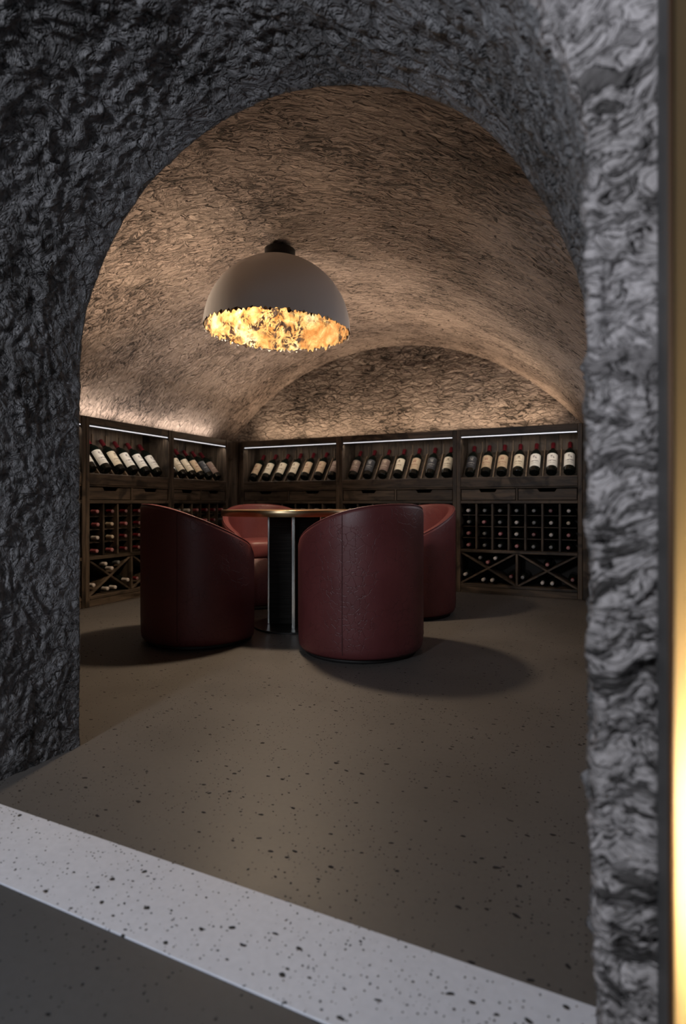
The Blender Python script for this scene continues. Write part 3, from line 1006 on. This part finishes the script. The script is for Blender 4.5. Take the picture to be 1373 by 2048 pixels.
link('ceiling_mount', me, M['channel'], lamp)
me = lathe_mesh('lamp_stem', [(0.0, 0.30), (0.016, 0.30), (0.016, LR - 0.02), (0.0, LR - 0.02)], 16)
link('lamp_stem', me, M['brass'], lamp)
me = lathe_mesh('bulb', [(0.0, 0.215), (0.018, 0.219), (0.032, 0.232), (0.038, 0.250), (0.034, 0.270), (0.020, 0.288), (0.014, 0.300), (0.0, 0.300)], 24)
link('bulb', me, emit('bulb_glow', (1.0, 0.82, 0.58), 12.0), lamp)


def lamp_light(name, kind, z, power, col, size, **kw):
    l = bpy.data.lights.new(name, kind)
    l.energy = power
    l.color = col
    l.shadow_soft_size = size
    for k, v in kw.items():
        setattr(l, k, v)
    o = bpy.data.objects.new(name, l)
    o.location = (0, 0, z)
    C.objects.link(o)
    o.parent = lamp
    return o


lamp_light('bulb_down_light', 'SPOT', 0.20, 155, (1.0, 0.77, 0.54), 0.07, spot_size=math.radians(134), spot_blend=1.0)
lamp_light('lining_fill_light', 'POINT', 0.14, 7.5, (1.0, 0.85, 0.62), 0.05).location = (-0.17, 0.04, 0.15)  # added fill with no bulb of its own, brightens the gold lining

# ------------------------------------------------------------------ LED bar lamp on the right wall, out of sight behind the jamb
wb = empty('wall_bar_lamp', (0.125, 3.95, 1.30), math.atan2(-0.122, 1.3) * -1)
tag(wb, 'slim black LED bar lamp fixed to the right wall', 'wall lamp')
wb.rotation_euler = (0, 0, math.atan2(0.122, 1.3))
box('housing', -0.030, 0.030, -0.62, 0.62, -0.018, 0.018, M['channel'], wb, 0.003)
box('diffuser', -0.034, -0.030, -0.60, 0.60, -0.012, 0.012, emit('bar_diffuser', (0.90, 0.93, 1.0), 1.5), wb, 0)
box('wall_bracket', 0.030, 0.085, -0.05, 0.05, -0.012, 0.012, M['channel'], wb, 0.002)
l = area('bar_light', (-0.038, 0, 0), (0, math.radians(90), 0), 0.03, 1.2, 3.8, (0.90, 0.92, 1.0))
l.parent = wb

# ------------------------------------------------------------------ backlit wall panel by the jamb
px0, px1, py0, py1, pz0, pz1 = 0.0633, 0.42, 0.650, 0.768, 0.0, 1.95
wl = empty('wall_light_panel', ((px0 + px1) / 2, py1, 0.0))
tag(wl, 'tall glowing amber light panel in dark metal case beside the rock jamb', 'wall lamp')
inv = Vector(wl.location)


def pbox(name, a, b, c, d, e, f, mat, parent=wl, bev=0.0015):
    return box(name, a - inv.x, b - inv.x, c - inv.y, d - inv.y, e, f, mat, parent, bev)


pbox('side_case', px0, px0 + 0.006, py0, py1, pz0, pz1, M['frame'])
pbox('side_case', px1 - 0.006, px1, py0, py1, pz0, pz1, M['frame'])
pbox('end_case', px0 + 0.006, px1 - 0.006, py0, py1, pz1 - 0.006, pz1, M['frame'])
pbox('end_case', px0 + 0.006, px1 - 0.006, py0, py1, pz0, pz0 + 0.006, M['frame'])
pbox('edge_trim', px0, px0 + 0.004, py0 - 0.003, py0, pz0, pz1, M['bronze'])
pbox('edge_trim', px1 - 0.004, px1, py0 - 0.003, py0, pz0, pz1, M['bronze'])
pbox('back_plate', px0 + 0.006, px1 - 0.006, py1 - 0.006, py1, pz0 + 0.006, pz1 - 0.006, M['white_in'])
df = NT('frosted_amber_glass')
dt = df.n('ShaderNodeBsdfTranslucent', inp={'Color': (0.92, 0.78, 0.54, 1)})
dd = df.n('ShaderNodeBsdfDiffuse', inp={'Color': (0.12, 0.10, 0.07, 1)})
ms = df.n('ShaderNodeMixShader', inp={0: 0.6, 1: dd.outputs[0], 2: dt.outputs[0]})
df.t.links.new(ms.outputs[0], df.out.inputs[0])
pbox('diffuser', px0 + 0.0065, px1 - 0.0065, py0 + 0.002, py0 + 0.005, pz0 + 0.0065, pz1 - 0.0065, df.m, wl, 0)
me = lathe_mesh('bulb', [(0.0, -0.022), (0.014, -0.018), (0.020, 0.0), (0.014, 0.018), (0.0, 0.022)], 16)
bu = link('bulb', me, emit('panel_bulb', (1.0, 0.75, 0.45), 8.0), wl)
bu.location = (0.17 - inv.x, 0.735 - inv.y, 0.46)
l = bpy.data.lights.new('panel_bulb_light', 'POINT')
l.energy = 22.0
l.color = (1.0, 0.86, 0.66)
l.shadow_soft_size = 0.03
lo = bpy.data.objects.new('panel_bulb_light', l)
lo.location = (0.17 - inv.x, 0.712 - inv.y, 0.46)
C.objects.link(lo)
lo.parent = wl
